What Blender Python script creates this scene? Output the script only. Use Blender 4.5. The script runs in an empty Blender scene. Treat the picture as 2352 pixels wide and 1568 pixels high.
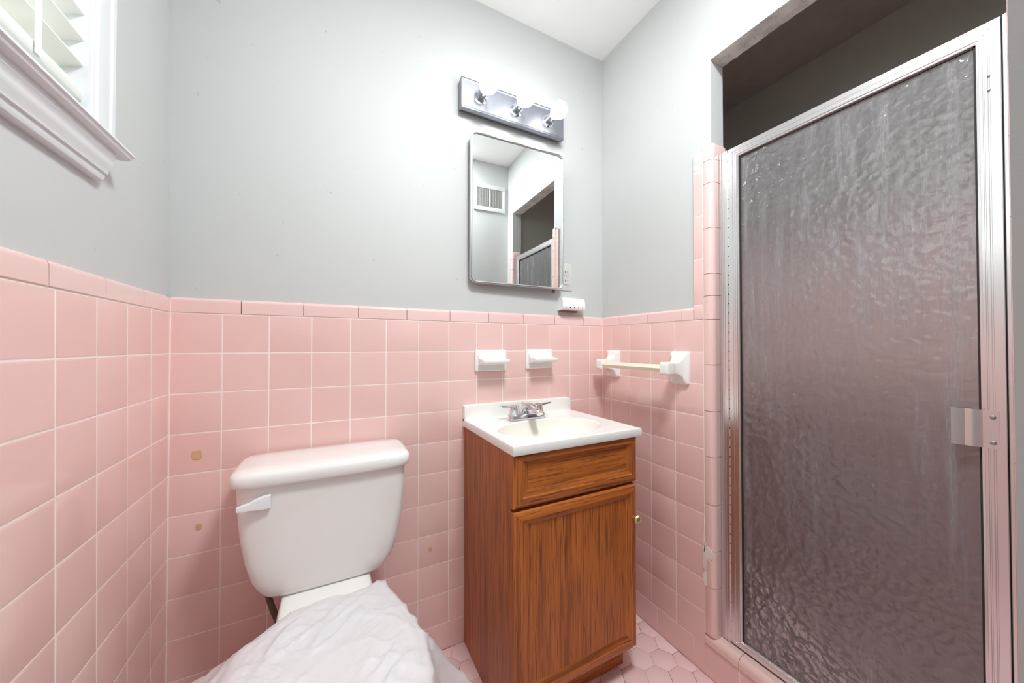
import bpy, bmesh, math, random
from mathutils import Vector, Matrix, noise
random.seed(7)
PI = math.pi
SC = bpy.context.scene
COL = SC.collection
V = Vector

# ------------------------------------------------------------------ camera
W = 1.501                                   # room width between tile faces
yaw, pit = 0.4763, 0.0124
cam_d = bpy.data.cameras.new('camera')
cam = bpy.data.objects.new('camera', cam_d)
COL.objects.link(cam)
cam_d.sensor_width = 36.0
cam_d.lens = 36.0 * 805.0 / 2352.0
cam_d.clip_start = 0.02
cam.location = (0.3832, -1.2511, 1.0964)
cam.rotation_euler = (PI/2 + pit, 0.0, -yaw)
SC.camera = cam

# ------------------------------------------------------------------ world, lights, exposure
wd = bpy.data.worlds.new('sky')
SC.world = wd
wd.use_nodes = True
wd.node_tree.nodes['Background'].inputs[0].default_value = (0.92, 0.98, 1.02, 1)
wd.node_tree.nodes['Background'].inputs[1].default_value = 4.0
BULB = 12.5

def area(name, loc, rot, sx, sy, power, color=(1, 1, 1)):
    l = bpy.data.lights.new(name, 'AREA')
    l.shape = 'RECTANGLE'
    l.size, l.size_y, l.energy, l.color = sx, sy, power, color
    o = bpy.data.objects.new(name, l)
    o.location, o.rotation_euler = loc, rot
    COL.objects.link(o)
    return o
area('added_hall_fill', (0.6, -2.4, 2.42), (0, 0, 0), 2.6, 1.6, 10.5, (0.93, 0.985, 1.0))  # unseen area light added in the hall to lift overall brightness
area('added_ceiling_fill', (0.86, -1.03, 2.425), (0, 0, 0), 0.28, 0.28, 23, (0.93, 0.985, 1.0))  # added fill light below the ceiling, out of view, without a fixture

SC.view_settings.view_transform = 'Standard'
SC.view_settings.look = 'None'
SC.view_settings.gamma = 1.0
SC.view_settings.use_curve_mapping = False
SC.view_settings.exposure = 0.13
SC.cycles.use_denoising = True
SC.cycles.max_bounces = 14
SC.cycles.diffuse_bounces = 6
SC.cycles.glossy_bounces = 6
SC.cycles.transmission_bounces = 10
SC.cycles.transparent_max_bounces = 10
SC.cycles.sample_clamp_indirect = 6.0
SC.cycles.caustics_refractive = True
SC.cycles.caustics_reflective = False

# ------------------------------------------------------------------ material helpers
def srgb(r, g, b):
    f = lambda c: (c/255/12.92) if c/255 <= .04045 else ((c/255+.055)/1.055)**2.4
    return (f(r), f(g), f(b), 1)

class NT:
    def __init__(s, name):
        s.m = bpy.data.materials.new(name)
        s.m.use_nodes = True
        s.t = s.m.node_tree
        s.n = s.t.nodes
        s.b = s.n['Principled BSDF']
        s.out = s.n['Material Output']
    def add(s, typ, **kw):
        n = s.n.new(typ)
        for k, v in kw.items():
            if k.startswith('i_'):
                key = k[2:]
                key = int(key) if key.isdigit() else key.replace('_', ' ')
                n.inputs[key].default_value = v
            else:
                setattr(n, k, v)
        return n
    def link(s, a, b):
        s.t.links.new(a, b)
    def set(s, **kw):
        names = dict(color='Base Color', rough='Roughness', metal='Metallic', coat='Coat Weight', coatr='Coat Roughness',
                     trans='Transmission Weight', ior='IOR', sss='Subsurface Weight', spec='Specular IOR Level',
                     emc='Emission Color', ems='Emission Strength')
        for k, v in kw.items():
            s.b.inputs[names[k]].default_value = v
        return s
    def coords(s, scale=(1, 1, 1), loc=(0, 0, 0)):
        tc = s.add('ShaderNodeTexCoord')
        mp = s.add('ShaderNodeMapping')
        mp.inputs['Scale'].default_value = scale
        mp.inputs['Location'].default_value = loc
        s.link(tc.outputs['Object'], mp.inputs['Vector'])
        return mp.outputs['Vector']
    def noise(s, vec, scale, detail=4, rough=.5, dist=0.0):
        n = s.add('ShaderNodeTexNoise')
        n.inputs['Scale'].default_value = scale
        n.inputs['Detail'].default_value = detail
        n.inputs['Roughness'].default_value = rough
        n.inputs['Distortion'].default_value = dist
        if vec is not None:
            s.link(vec, n.inputs['Vector'])
        return n.outputs['Fac']
    def ramp(s, fac, stops):
        r = s.add('ShaderNodeValToRGB')
        e = r.color_ramp.elements
        while len(e) > 1:
            e.remove(e[-1])
        e[0].position, e[0].color = stops[0]
        for p, c in stops[1:]:
            q = e.new(p)
            q.color = c
        s.link(fac, r.inputs[0])
        return r.outputs[0]
    def mix(s, fac, a, b, blend='MIX'):
        m = s.add('ShaderNodeMix', data_type='RGBA', blend_type=blend)
        for k, v in ((0, fac), (6, a), (7, b)):
            if hasattr(v, 'links'):
                s.link(v, m.inputs[k])
            else:
                m.inputs[k].default_value = v
        return m.outputs[2]
    def math(s, op, a, b=0.0, clamp=False):
        m = s.add('ShaderNodeMath', operation=op, use_clamp=clamp)
        for k, v in ((0, a), (1, b)):
            if hasattr(v, 'links'):
                s.link(v, m.inputs[k])
            else:
                m.inputs[k].default_value = v
        return m.outputs[0]
    def bump(s, h, strength=.2, dist=.002):
        b = s.add('ShaderNodeBump')
        b.inputs['Strength'].default_value = strength
        b.inputs['Distance'].default_value = dist
        s.link(h, b.inputs['Height'])
        s.link(b.outputs[0], s.b.inputs['Normal'])
        return b

def G(v):
    return (v, v, v, 1)

def paint(name, col, strength=.12, rough=.55, marks=False):
    t = NT(name).set(rough=rough)
    v = t.coords((1, 1, 1))
    c = t.mix(t.noise(v, 3, 3), tuple(x*.97 for x in col[:3]) + (1,), col)
    if marks:                                   # a few scuffs and pin holes in the paint
        sp = t.ramp(t.noise(t.coords((5, 5, 5)), 9, 2, .4), [(.0, G(1)), (.225, G(1)), (.24, G(0)), (1, G(0))])
        c = t.mix(t.math('MULTIPLY', sp, .35), c, srgb(150, 146, 140))
    t.link(c, t.b.inputs['Base Color'])
    w = t.noise(t.coords((30, 30, 160)), 2.0, 4, .6)
    w2 = t.noise(v, 55, 2, .5)
    t.bump(t.math('ADD', w, w2), strength, .0012)
    return t.m

M = {}
M['wall'] = paint('painted wall grey', srgb(200, 201, 200), marks=True)
M['ceiling'] = paint('ceiling white', srgb(250, 249, 248), .08)
M['hall'] = paint('hall wall', srgb(222, 221, 218), .05)
M['shower_paint'] = paint('shower plaster', srgb(236, 239, 230), .15)

def mottled():
    t = NT('mottled plaster').set(rough=.8)
    v = t.coords()
    c = t.ramp(t.noise(v, 16, 6, .65), [(.3, srgb(198, 194, 188)), (.5, srgb(228, 226, 222)), (.7, srgb(240, 238, 235))])
    t.link(c, t.b.inputs['Base Color'])
    t.bump(t.noise(t.coords((1, 1, 1)), 40, 5, .7), .7, .006)
    return t.m
M['plaster'] = mottled()

def peeling():
    t = NT('mildewed ceiling paint').set(rough=.75)
    c = t.ramp(t.noise(t.coords(), 7, 6, .7, .4), [(.3, srgb(196, 193, 188)), (.55, srgb(208, 206, 202)), (.68, srgb(210, 208, 204)), (.74, srgb(238, 238, 236))])
    t.link(c, t.b.inputs['Base Color'])
    return t.m
M['shower_ceiling'] = peeling()

def tile(name, a, b, rough=.14, coat=.3):
    t = NT(name).set(rough=rough, coat=coat, coatr=.06, spec=.5)
    g = t.add('ShaderNodeNewGeometry')
    c = t.mix(g.outputs['Random Per Island'], a, b)
    v = t.coords()
    c2 = t.mix(t.math('MULTIPLY', t.noise(v, 45, 4, .6), .12), c, srgb(238, 208, 202))
    t.link(c2, t.b.inputs['Base Color'])
    t.bump(t.noise(v, 12, 2, .4), .06, .004)
    return t.m
M['tile'] = tile('glazed pink wall tile', srgb(233, 194, 188), srgb(238, 202, 197))
M['cap'] = tile('glazed pink cap tile', srgb(235, 198, 193), srgb(239, 205, 201), .12)
M['hex'] = tile('matte pink hexagon floor tile', srgb(236, 200, 201), srgb(242, 211, 211), .32, .05)

def flat(name, col, rough=.6, **kw):
    t = NT(name).set(color=col, rough=rough, **kw)
    t.bump(t.noise(t.coords(), 180, 2), .06, .001)
    return t.m
M['grout'] = flat('pale grout', srgb(246, 232, 228), .8)
M['floor_grout'] = flat('worn floor grout', srgb(170, 135, 135), .9)
def floorgrout():
    t = NT('worn grout').set(rough=.9)
    c = t.ramp(t.noise(t.coords(), 14, 3), [(.40, srgb(120, 98, 98)), (.58, srgb(208, 170, 171))])
    t.link(c, t.b.inputs['Base Color'])
    return t.m
M['floor_grout'] = floorgrout()
M['porcelain'] = flat('white porcelain', srgb(238, 237, 234), .09, coat=.5, coatr=.04)
M['ceramic'] = flat('white ceramic', srgb(243, 242, 240), .1, coat=.5, coatr=.05)
M['plastic'] = flat('white plastic', srgb(240, 240, 242), .3)
M['outlet'] = flat('painted over outlet plastic', srgb(207, 206, 203), .4)
M['dark'] = flat('dark slot', srgb(40, 37, 36), .7)
M['trim'] = flat('white gloss trim paint', srgb(226, 227, 229), .28)
M['blind'] = flat('warm white blind slat', srgb(238, 240, 233), .4)
M['bar'] = flat('aged cream plastic', srgb(240, 230, 208), .28)
M['caulk'] = flat('white caulk', srgb(236, 228, 220), .6)
M['glue'] = flat('tan glue residue', srgb(212, 172, 132), .7)
M['rust'] = flat('rusty residue', srgb(150, 105, 85), .9)
M['hose'] = flat('brown supply hose', srgb(105, 84, 70), .5)
M['steel'] = flat('zinc screw', srgb(170, 168, 166), .3, metal=1.0)
M['brass'] = flat('worn brass', srgb(214, 192, 150), .3, metal=.8)
M['gap'] = flat('hinge shadow rubber', srgb(45, 38, 37), .9)
M['duct'] = flat('dark duct', srgb(70, 70, 62), .9)

def chrome(name, col, rough, bump=0.0):
    t = NT(name).set(color=col, rough=rough, metal=1.0)
    t.bump(t.noise(t.coords((40, 40, 40)), 6, 3, .6), bump, .0006)
    return t.m
M['chrome'] = chrome('polished chrome', srgb(225, 226, 230), .06, .02)
M['satin'] = chrome('satin chrome frame', srgb(214, 215, 216), .24, .02)
M['pitted'] = chrome('pitted chrome backplate', srgb(152, 154, 163), .42, .5)
M['alu'] = chrome('satin aluminium', srgb(232, 230, 230), .27, .05)
M['mirror'] = chrome('mirror silver', srgb(232, 236, 235), .004, .0)

def bulbm():
    t = NT('lit opal bulb').set(color=(1, 1, 1, 1), rough=.2, emc=(.95, .985, .98, 1), ems=BULB)
    return t.m
M['bulb'] = bulbm()

def wood(name, axis, dark=1.0, seed=0):
    """stained oak with grain running along the given axis"""
    t = NT(name).set(rough=.42, coat=.06, coatr=.25)
    s = [1, 1, 1]
    s['xyz'.index(axis)] = .028
    sc = tuple(s)
    lo = (seed*1.7, seed*2.3, seed*.9)
    v = t.coords(sc, lo)
    n1 = t.noise(v, 42, 4, .6, .8)                 # grain bands
    n2 = t.noise(v, 260, 3, .6, .2)                # pores
    d = lambda r, g, b: tuple(c*dark for c in srgb(r, g, b)[:3]) + (1,)
    c = t.ramp(n1, [(.28, d(122, 62, 19)), (.45, d(176, 98, 35)), (.56, d(192, 110, 42)), (.72, d(144, 76, 25))])
    p = t.ramp(n2, [(.36, G(.0)), (.49, G(1))])
    c = t.mix(p, d(120, 64, 28), c)
    big = t.noise(t.coords(tuple(.3 if q < 1 else 1 for q in sc), lo), 6, 3, .6)
    c = t.mix(t.math('MULTIPLY', t.ramp(big, [(.35, G(1)), (.6, G(0))]), .18), c, d(130, 70, 30))
    t.link(c, t.b.inputs['Base Color'])
    t.bump(n2, .16, .0008)
    return t.m
M['wood_z'] = wood('oak grain upright', 'z')
M['wood_x'] = wood('oak grain level', 'x', 1.0, 2)
M['wood_side'] = wood('oak veneer side', 'z', .92, 4)
M['wood_panel'] = wood('oak veneer panel', 'z', .95, 6)

def marble():
    t = NT('cultured marble').set(rough=.22, coat=.15, coatr=.1)
    c = t.ramp(t.noise(t.coords(), 6, 5, .6, 1.0), [(.35, srgb(240, 239, 235)), (.65, srgb(247, 246, 243))])
    t.link(c, t.b.inputs['Base Color'])
    return t.m
M['marble'] = marble()

def glassmat():
    t = NT('pebbled shower glass with soap scum')
    v = t.coords()
    vo = t.add('ShaderNodeTexVoronoi', feature='SMOOTH_F1')
    vo.inputs['Scale'].default_value = 62
    vo.inputs['Smoothness'].default_value = .7
    wob = t.add('ShaderNodeTexNoise')
    wob.inputs['Scale'].default_value = 30
    t.link(v, wob.inputs['Vector'])
    vm = t.add('ShaderNodeVectorMath', operation='SCALE')
    t.link(wob.outputs['Color'], vm.inputs[0])
    vm.inputs['Scale'].default_value = .03
    va = t.add('ShaderNodeVectorMath', operation='ADD')
    t.link(v, va.inputs[0])
    t.link(vm.outputs[0], va.inputs[1])
    t.link(va.outputs[0], vo.inputs['Vector'])
    t.set(color=(.93, .92, .92, 1), rough=.09, trans=1.0, ior=1.62)
    bp = t.bump(vo.outputs['Distance'], .42, .006)
    # soap scum: vertical streaks, denser in the lower and hinge side areas where water ran
    st = t.noise(t.coords((14, 14, .9)), 3.2, 6, .68, .3)
    fine = t.noise(t.coords((160, 160, 22)), 2.2, 3, .6)
    big = t.noise(t.coords((2.2, 2.2, 1.1), (0, .4, .3)), 2.0, 3, .5)
    m = t.math('MULTIPLY', t.ramp(st, [(.44, G(0)), (.66, G(1))]), t.ramp(fine, [(.3, G(.35)), (.7, G(1))]))
    m = t.math('MULTIPLY', m, t.ramp(big, [(.38, G(.1)), (.62, G(1))]))
    m = t.math('ADD', t.math('MULTIPLY', m, .9), .36, True)
    dif = t.add('ShaderNodeBsdfDiffuse')
    dif.inputs['Color'].default_value = srgb(212, 210, 214)
    tl = t.add('ShaderNodeBsdfTranslucent')
    tl.inputs['Color'].default_value = srgb(212, 210, 214)
    ms = t.add('ShaderNodeMixShader')
    ms.inputs[0].default_value = .45
    t.link(dif.outputs[0], ms.inputs[1])
    t.link(tl.outputs[0], ms.inputs[2])
    m2 = t.add('ShaderNodeMixShader')
    t.link(m, m2.inputs[0])
    t.link(t.b.outputs[0], m2.inputs[1])
    t.link(ms.outputs[0], m2.inputs[2])
    gs = t.add('ShaderNodeBsdfGlossy')
    gs.inputs['Roughness'].default_value = .05
    t.link(bp.outputs[0], gs.inputs['Normal'])
    fz_ = t.add('ShaderNodeFresnel')
    fz_.inputs['IOR'].default_value = 1.6
    tr = t.add('ShaderNodeBsdfTransparent')
    tr.inputs['Color'].default_value = (.97, .96, .96, 1)
    m3 = t.add('ShaderNodeMixShader')
    m3.inputs[0].default_value = GTR
    t.link(m2.outputs[0], m3.inputs[1])
    t.link(tr.outputs[0], m3.inputs[2])
    m4 = t.add('ShaderNodeMixShader')
    t.link(fz_.outputs[0], m4.inputs[0])
    t.link(m3.outputs[0], m4.inputs[1])
    t.link(gs.outputs[0], m4.inputs[2])
    t.link(m4.outputs[0], t.out.inputs['Surface'])
    return t.m
GTR = .45
M['glass'] = glassmat()

def clear():
    t = NT('window pane').set(color=(1, 1, 1, 1), rough=.0, ior=1.45, trans=1.0)
    tr = t.add('ShaderNodeBsdfTransparent')
    gl = t.add('ShaderNodeBsdfGlossy')
    gl.inputs['Roughness'].default_value = .02
    mx = t.add('ShaderNodeMixShader')
    mx.inputs[0].default_value = .06
    t.link(tr.outputs[0], mx.inputs[1])
    t.link(gl.outputs[0], mx.inputs[2])
    t.link(mx.outputs[0], t.out.inputs['Surface'])
    return t.m
M['pane'] = clear()

def bagm():
    t = NT('thin white plastic film').set(color=srgb(245, 243, 245), rough=.28, spec=.5)
    tl = t.add('ShaderNodeBsdfTranslucent')
    tl.inputs['Color'].default_value = srgb(245, 240, 242)
    tr = t.add('ShaderNodeBsdfTransparent')
    a = t.add('ShaderNodeMixShader')
    a.inputs[0].default_value = .25
    t.link(t.b.outputs[0], a.inputs[1])
    t.link(tl.outputs[0], a.inputs[2])
    b = t.add('ShaderNodeMixShader')
    b.inputs[0].default_value = .10
    t.link(a.outputs[0], b.inputs[1])
    t.link(tr.outputs[0], b.inputs[2])
    t.link(b.outputs[0], t.out.inputs['Surface'])
    t.bump(t.noise(t.coords((1, 1, 1)), 40, 4, .6, 1.6), .3, .005)
    return t.m
M['bag'] = bagm()

# ------------------------------------------------------------------ mesh helpers
class MB:
    """collects shapes in world coordinates and links them as ONE mesh object"""
    def __init__(s):
        s.bm = bmesh.new()
    def _add(s, vs, fs):
        v = [s.bm.verts.new(p) for p in vs]
        for f in fs:
            try:
                s.bm.faces.new([v[i] for i in f])
            except ValueError:
                pass
        return v
    def box(s, x0, x1, y0, y1, z0, z1, bev=0.0, seg=2):
        b = bmesh.new()
        bmesh.ops.create_cube(b, size=1.0)
        for v in b.verts:
            v.co = V((x0 + (v.co.x+.5)*(x1-x0), y0 + (v.co.y+.5)*(y1-y0), z0 + (v.co.z+.5)*(z1-z0)))
        if bev > 0:
            bmesh.ops.bevel(b, geom=b.edges[:], offset=bev, segments=seg, profile=.5, affect='EDGES')
        s.merge(b)
        return s
    def merge(s, b, mat=None):
        if mat is not None:
            b.transform(mat)
        b.verts.index_update()
        vs = [s.bm.verts.new(v.co) for v in b.verts]
        for f in b.faces:
            try:
                s.bm.faces.new([vs[v.index] for v in f.verts])
            except ValueError:
                pass
        b.free()
    def loft(s, rings, close=True, cap0=True, cap1=True):
        R = [[s.bm.verts.new(p) for p in r] for r in rings]
        n = len(R[0])
        for a, b in zip(R, R[1:]):
            for i in range(n if close else n-1):
                j = (i+1) % n
                try:
                    s.bm.faces.new((a[i], a[j], b[j], b[i]))
                except ValueError:
                    pass
        if cap0:
            s.bm.faces.new(R[0][::-1])
        if cap1:
            s.bm.faces.new(R[-1])
        return s
    def lathe(s, prof, o, ax=(0, 0, 1), n=24):
        """prof: (radius, distance along ax)"""
        ax = V(ax).normalized()
        u = ax.orthogonal().normalized()
        w = ax.cross(u)
        o = V(o)
        s.loft([[o + ax*d + (u*math.cos(2*PI*i/n) + w*math.sin(2*PI*i/n))*max(r, 1e-5) for i in range(n)] for r, d in prof])
        return s
    def tube(s, pts, rad, n=12, sub=8):
        P = [V(p) for p in pts]
        C = []
        for i in range(len(P)-1):
            p0, p1, p2, p3 = P[max(i-1, 0)], P[i], P[i+1], P[min(i+2, len(P)-1)]
            for k in range(sub):
                t = k/sub
                C.append(.5*((2*p1) + (p2-p0)*t + (2*p0-5*p1+4*p2-p3)*t*t + (3*p1-p0-3*p2+p3)*t**3))
        C.append(P[-1])
        m = len(C)
        rr = rad if callable(rad) else (lambda t: rad)
        u = (C[1]-C[0]).orthogonal().normalized()
        rings = []
        for i, c in enumerate(C):
            d = (C[min(i+1, m-1)] - C[max(i-1, 0)]).normalized()
            u = (u - d*u.dot(d)).normalized()
            w = d.cross(u)
            r = rr(i/(m-1))
            rings.append([c + (u*math.cos(2*PI*k/n) + w*math.sin(2*PI*k/n))*r for k in range(n)])
        s.loft(rings)
        return s
    def prism(s, poly, a0, a1, axis):
        """poly: 2d points in the two other axes (cyclic order), extruded along axis"""
        def P(p, a):
            return {'x': (a, p[0], p[1]), 'y': (p[0], a, p[1]), 'z': (p[0], p[1], a)}[axis]
        s.loft([[P(p, a0) for p in poly], [P(p, a1) for p in poly]])
        return s
    def sphere(s, c, r, n=24, m=16):
        prof = [(r*math.sin(PI*i/m), -r*math.cos(PI*i/m)) for i in range(m+1)]
        return s.lathe(prof, c, (0, 0, 1), n)
    def grid(s, rows):
        R = [[s.bm.verts.new(p) for p in r] for r in rows]
        for a, b in zip(R, R[1:]):
            for i in range(len(a)-1):
                s.bm.faces.new((a[i], a[i+1], b[i+1], b[i]))
        return s
    def build(s, name, m, parent=None, smooth=35, weld=True, fix=True, loc=None):
        if weld:
            bmesh.ops.remove_doubles(s.bm, verts=s.bm.verts[:], dist=1e-6)
        if fix:
            bmesh.ops.recalc_face_normals(s.bm, faces=s.bm.faces[:])
        me = bpy.data.meshes.new(name)
        off = V((0, 0, 0))
        if parent is not None:
            off = world_loc(parent)
            if loc is not None:
                off = V(loc)
        elif loc is not None:
            off = V(loc)
        for v in s.bm.verts:
            v.co -= off
        s.bm.to_mesh(me)
        s.bm.free()
        if smooth:
            for p in me.polygons:
                p.use_smooth = True
            me.set_sharp_from_angle(angle=math.radians(smooth))
        me.materials.append(M[m])
        o = bpy.data.objects.new(name, me)
        COL.objects.link(o)
        if parent is not None:
            o.parent = parent
            o.location = off - world_loc(parent)
        else:
            o.location = off
        return o

def world_loc(o):
    l = V(o.location)
    while o.parent is not None:
        o = o.parent
        l += V(o.location)
    return l

def thing(name, label, cat, loc, group=None):
    o = bpy.data.objects.new(name, None)
    o.empty_display_size = .05
    COL.objects.link(o)
    o.location = loc
    return tag(o, label, cat, group)

def tag(o, label, cat, group=None):
    o['label'] = label
    o['category'] = cat
    if group:
        o['group'] = group
    return o

def struct(o, label=None):
    o['kind'] = 'structure'
    if label:
        o['label'] = label
    return o

def copy_thing(root, loc, label):
    r = root.copy()
    COL.objects.link(r)
    r.location = loc
    r['label'] = label
    for ch in list(root.children):
        c = ch.copy()
        COL.objects.link(c)
        c.parent = r
        for g in ch.children:
            d = g.copy()
            COL.objects.link(d)
            d.parent = c
    return r

# ------------------------------------------------------------------ room shell
P = 0.1095
PZ = P*0.9965
ZL = 1.185                      # top of the square tile field
ZC = 1.2285                     # top of the cap tiles
H = 2.437                       # ceiling
REC = 0.008                     # painted wall lies this far behind the tile face
YF = -1.195                     # front wall (with the doorway the camera stands in)
XS = 2.385                      # far wall of the shower
OY0, OY1 = -0.5216, -1.104      # shower opening
OZ = 2.056

wl = MB()
WY0, WY1, WZ0, WZ1 = -0.383, -1.06, 1.478, 2.22          # window hole
wl.box(-.12, -REC, YF-.12, .12, 0, WZ0)
wl.box(-.12, -REC, YF-.12, .12, WZ1, H)
wl.box(-.12, -REC, WY0, .12, WZ0, WZ1)
wl.box(-.12, -REC, YF-.12, WY1, WZ0, WZ1)
wall_left = struct(wl.build('wall_left', 'wall', smooth=0), 'light grey painted wall above pink tile, with the window')
wb = MB().box(-REC, XS+.12, REC, .12, 0, H)
wall_back = struct(wb.build('wall_back', 'wall', smooth=0), 'light grey painted wall above pink tile, behind the toilet')
XR = W+REC
wr = MB()
wr.box(XR, XR+.066, OY0, REC, 0, H)
wr.box(XR, XR+.066, OY1, OY0, OZ, H)
wr.box(XR, XR+.066, YF, OY1, 0, H)
wr.box(XR, XR+.066, OY1, OY0, 0, .10)
wall_right = struct(wr.build('wall_right', 'wall', smooth=0), 'light grey painted wall with the tiled shower opening')
wf = MB()
wf.box(.80, XS+.12, YF-.11, YF, 0, H)
wf.box(-.12, .03, YF-.11, YF, 0, H)
wf.box(.03, .80, YF-.11, YF, 2.04, H)
wall_front = struct(wf.build('wall_front', 'wall', smooth=0), 'grey painted wall with the entrance doorway')
ws = MB().box(XS, XS+.12, YF, REC, 0, H)
wall_shower = struct(ws.build('wall_shower', 'shower_paint', smooth=0))
ceil = struct(MB().box(-.12, XR, YF-.12, .12, H, H+.1).build('ceiling', 'ceiling', smooth=0), 'white ceiling')
sc_ = struct(MB().box(XR, XS+.12, YF-.12, .12, H, H+.1).build('ceiling_shower', 'shower_ceiling', smooth=0))
# hall behind the doorway
struct(MB().box(-1.3, 2.6, -3.6, -3.5, 0, H).build('wall_hall_end', 'hall', smooth=0))
struct(MB().box(-1.4, -1.3, -3.6, YF-.12, 0, H).build('wall_hall_left', 'hall', smooth=0))
struct(MB().box(2.6, 2.7, -3.6, YF-.12, 0, H).build('wall_hall_right', 'hall', smooth=0))
hf = MB().box(-1.4, -.12, YF-.12, YF-.02, 0, H).box(XS+.12, 2.7, YF-.12, YF-.02, 0, H)
struct(hf.build('wall_hall_front', 'hall', smooth=0))
struct(MB().box(-1.4, 2.7, -3.6, YF-.12, H, H+.1).build('ceiling_hall', 'ceiling', smooth=0))
struct(MB().box(-1.4, 2.7, -3.6, YF-.06, -.1, -.004).build('floor_hall', 'hall', smooth=0))

# header of the shower opening: rough patched plaster on the underside of the lintel
hd = MB()
ny, nx = 60, 6
rows = []
for i in range(nx+1):
    x = XR + .0005 + i/nx*.065
    rows.append([(x, OY0 + (OY1-OY0)*j/ny, OZ - .0015 - .004*noise.noise(V((x*30, j*.7, 1))) * (1 if 0 < i else .3)) for j in range(ny+1)])
hd.grid(rows)
hd.build('plaster_soffit', 'plaster', wall_right, fix=False)['label'] = 'rough grey plaster under the lintel'

# ------------------------------------------------------------------ tiles
def tile_rects(mb, fn, rects, gap=.0012, inset=.0036, dep=.0007, base=-.003):
    for (u0, u1, v0, v1) in rects:
        u0, u1, v0, v1 = u0+gap, u1-gap, v0+gap, v1-gap
        if u1-u0 < .004 or v1-v0 < .004:
            continue
        j = random.uniform(-.0003, .0003)
        rings = []
        for ins, d in ((0, base), (0, -dep), (inset*.35, -dep*.35), (min(inset, (u1-u0)*.3), j)):
            rings.append([fn(u0+ins, v0+ins, d), fn(u1-ins, v0+ins, d), fn(u1-ins, v1-ins, d), fn(u0+ins, v1-ins, d)])
        mb.loft(rings, cap0=False)
    return mb

zr = [ZL - PZ*k for k in range(11)] + [0.0]
def rows_of(us):
    r = []
    for a, b in zip(us, us[1:]):
        for z1, z0 in zip(zr[:-1], zr[1:-1]):
            r.append((a, b, z0, z1))
    return r
def base_of(js):
    return [(a, b, 0.0, zr[-2]) for a, b in zip(js, js[1:])]

def cap_profile(mb, fn, js):
    """bullnose cap: flat face, rounded top that dies into the wall"""
    for a, b in zip(js, js[1:]):
        a += .0009
        b -= .0009
        prof = [(ZL+.0012, -.006), (ZL+.0012, -.0012), (ZL+.003, 0.0015)]
        for k in range(7):
            t = k/6*PI/2
            prof.append((ZC-.010+.010*math.sin(t), .0015-.0095*(1-math.cos(t))))
        prof.append((ZC, -.0085))
        prof.append((ZL+.02, -.0085))
        ins = [0, 0, .0016] + [.0016]*7 + [0, 0]
        mb.loft([[fn(a + e*0 , v, d) for (v, d), e in zip(prof, ins)],
                 [fn(a + .0016, v, d) for (v, d), e in zip(prof, ins)],
                 [fn(b - .0016, v, d) for (v, d), e in zip(prof, ins)],
                 [fn(b, v, d) for (v, d), e in zip(prof, ins)]])
    return mb

bx = .1106
ub = [0.0, bx] + [bx + P*n for n in range(1, 13)] + [W]
fb = lambda u, v, d: (u, -d, v)
js = [0.0] + [.1533 + .1545*n for n in range(9) if .1533+.1545*n < W-.02] + [W]
jb = [0.0] + [.07 + .1525*n for n in range(10) if .07+.1525*n < W-.02] + [W]
tile_rects(MB(), fb, rows_of(ub) + base_of(jb)).build('wall_tiles', 'tile', wall_back, smooth=50)
cap_profile(MB(), fb, js).build('cap_tiles', 'cap', wall_back, smooth=40)
MB().box(0, W, .0006, REC+.002, 0, ZL+.002).build('grout', 'grout', wall_back, smooth=0)

cg = [MB().box(-.0005, .0022, -.0022, .0005, 0, ZL+.03), MB().box(W-.0022, W+.0005, -.0022, .0005, 0, ZL+.03)]
for c_ in cg:
    c_.build('corner_grout', 'grout', wall_back, smooth=0)
SH = -.0229
fl = lambda u, v, d: (d, -u + SH*(v-ZL)*(1 if u > .001 else 0), v)
ul = [0.0] + [P*n for n in range(1, 11)] + [-YF]
jl = [0.0] + [.152*n for n in range(1, 8)] + [-YF]
tile_rects(MB(), fl, rows_of(ul) + base_of(jl)).build('wall_tiles', 'tile', wall_left, smooth=50)
cap_profile(MB(), fl, jl).build('cap_tiles', 'cap', wall_left, smooth=40)
MB().box(-REC-.002, -.0006, YF, 0, 0, ZL+.002).build('grout', 'grout', wall_left, smooth=0)

fr = lambda u, v, d: (W-d, -u, v)
BE = .4955                                    # where the square tiles end and the bullnose column begins
ur = [0.0, .0558] + [.0558 + P*n for n in range(1, 4)] + [BE]
jr = [0.0, .149, .302, .4525, .6045, .757, .909, 1.061, -YF]
col = [(.460, BE, a, b) for a, b in zip([ZL, 1.2355, 1.392, 1.5405, 1.695, 1.7225], [1.2355, 1.392, 1.5405, 1.695, 1.7225, 1.757])]
base_r = [(a, b, 0.0, zr[-2] if a < .44 else .106) for a, b in zip(jr, jr[1:])]
tile_rects(MB(), fr, rows_of(ur) + base_r + col).build('wall_tiles', 'tile', wall_right, smooth=50)
cap_profile(MB(), fr, [0.0, .11, .2625, .415, .460]).build('cap_tiles', 'cap', wall_right, smooth=40)
gr = MB().box(W+.0006, W+REC+.002, -BE, 0, 0, ZL+.002).box(W+.0006, W+REC+.002, -BE, -.4612, ZL, 1.755)
gr.box(W+.0006, W+REC+.002, YF, -BE, 0, .104)
gr.build('grout', 'grout', wall_right, smooth=0)
MB().box(W-.0010, W+.004, -BE-.0016, -BE+.0012, .14, 1.755).build('grout_joint', 'grout', wall_right, smooth=0)

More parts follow.
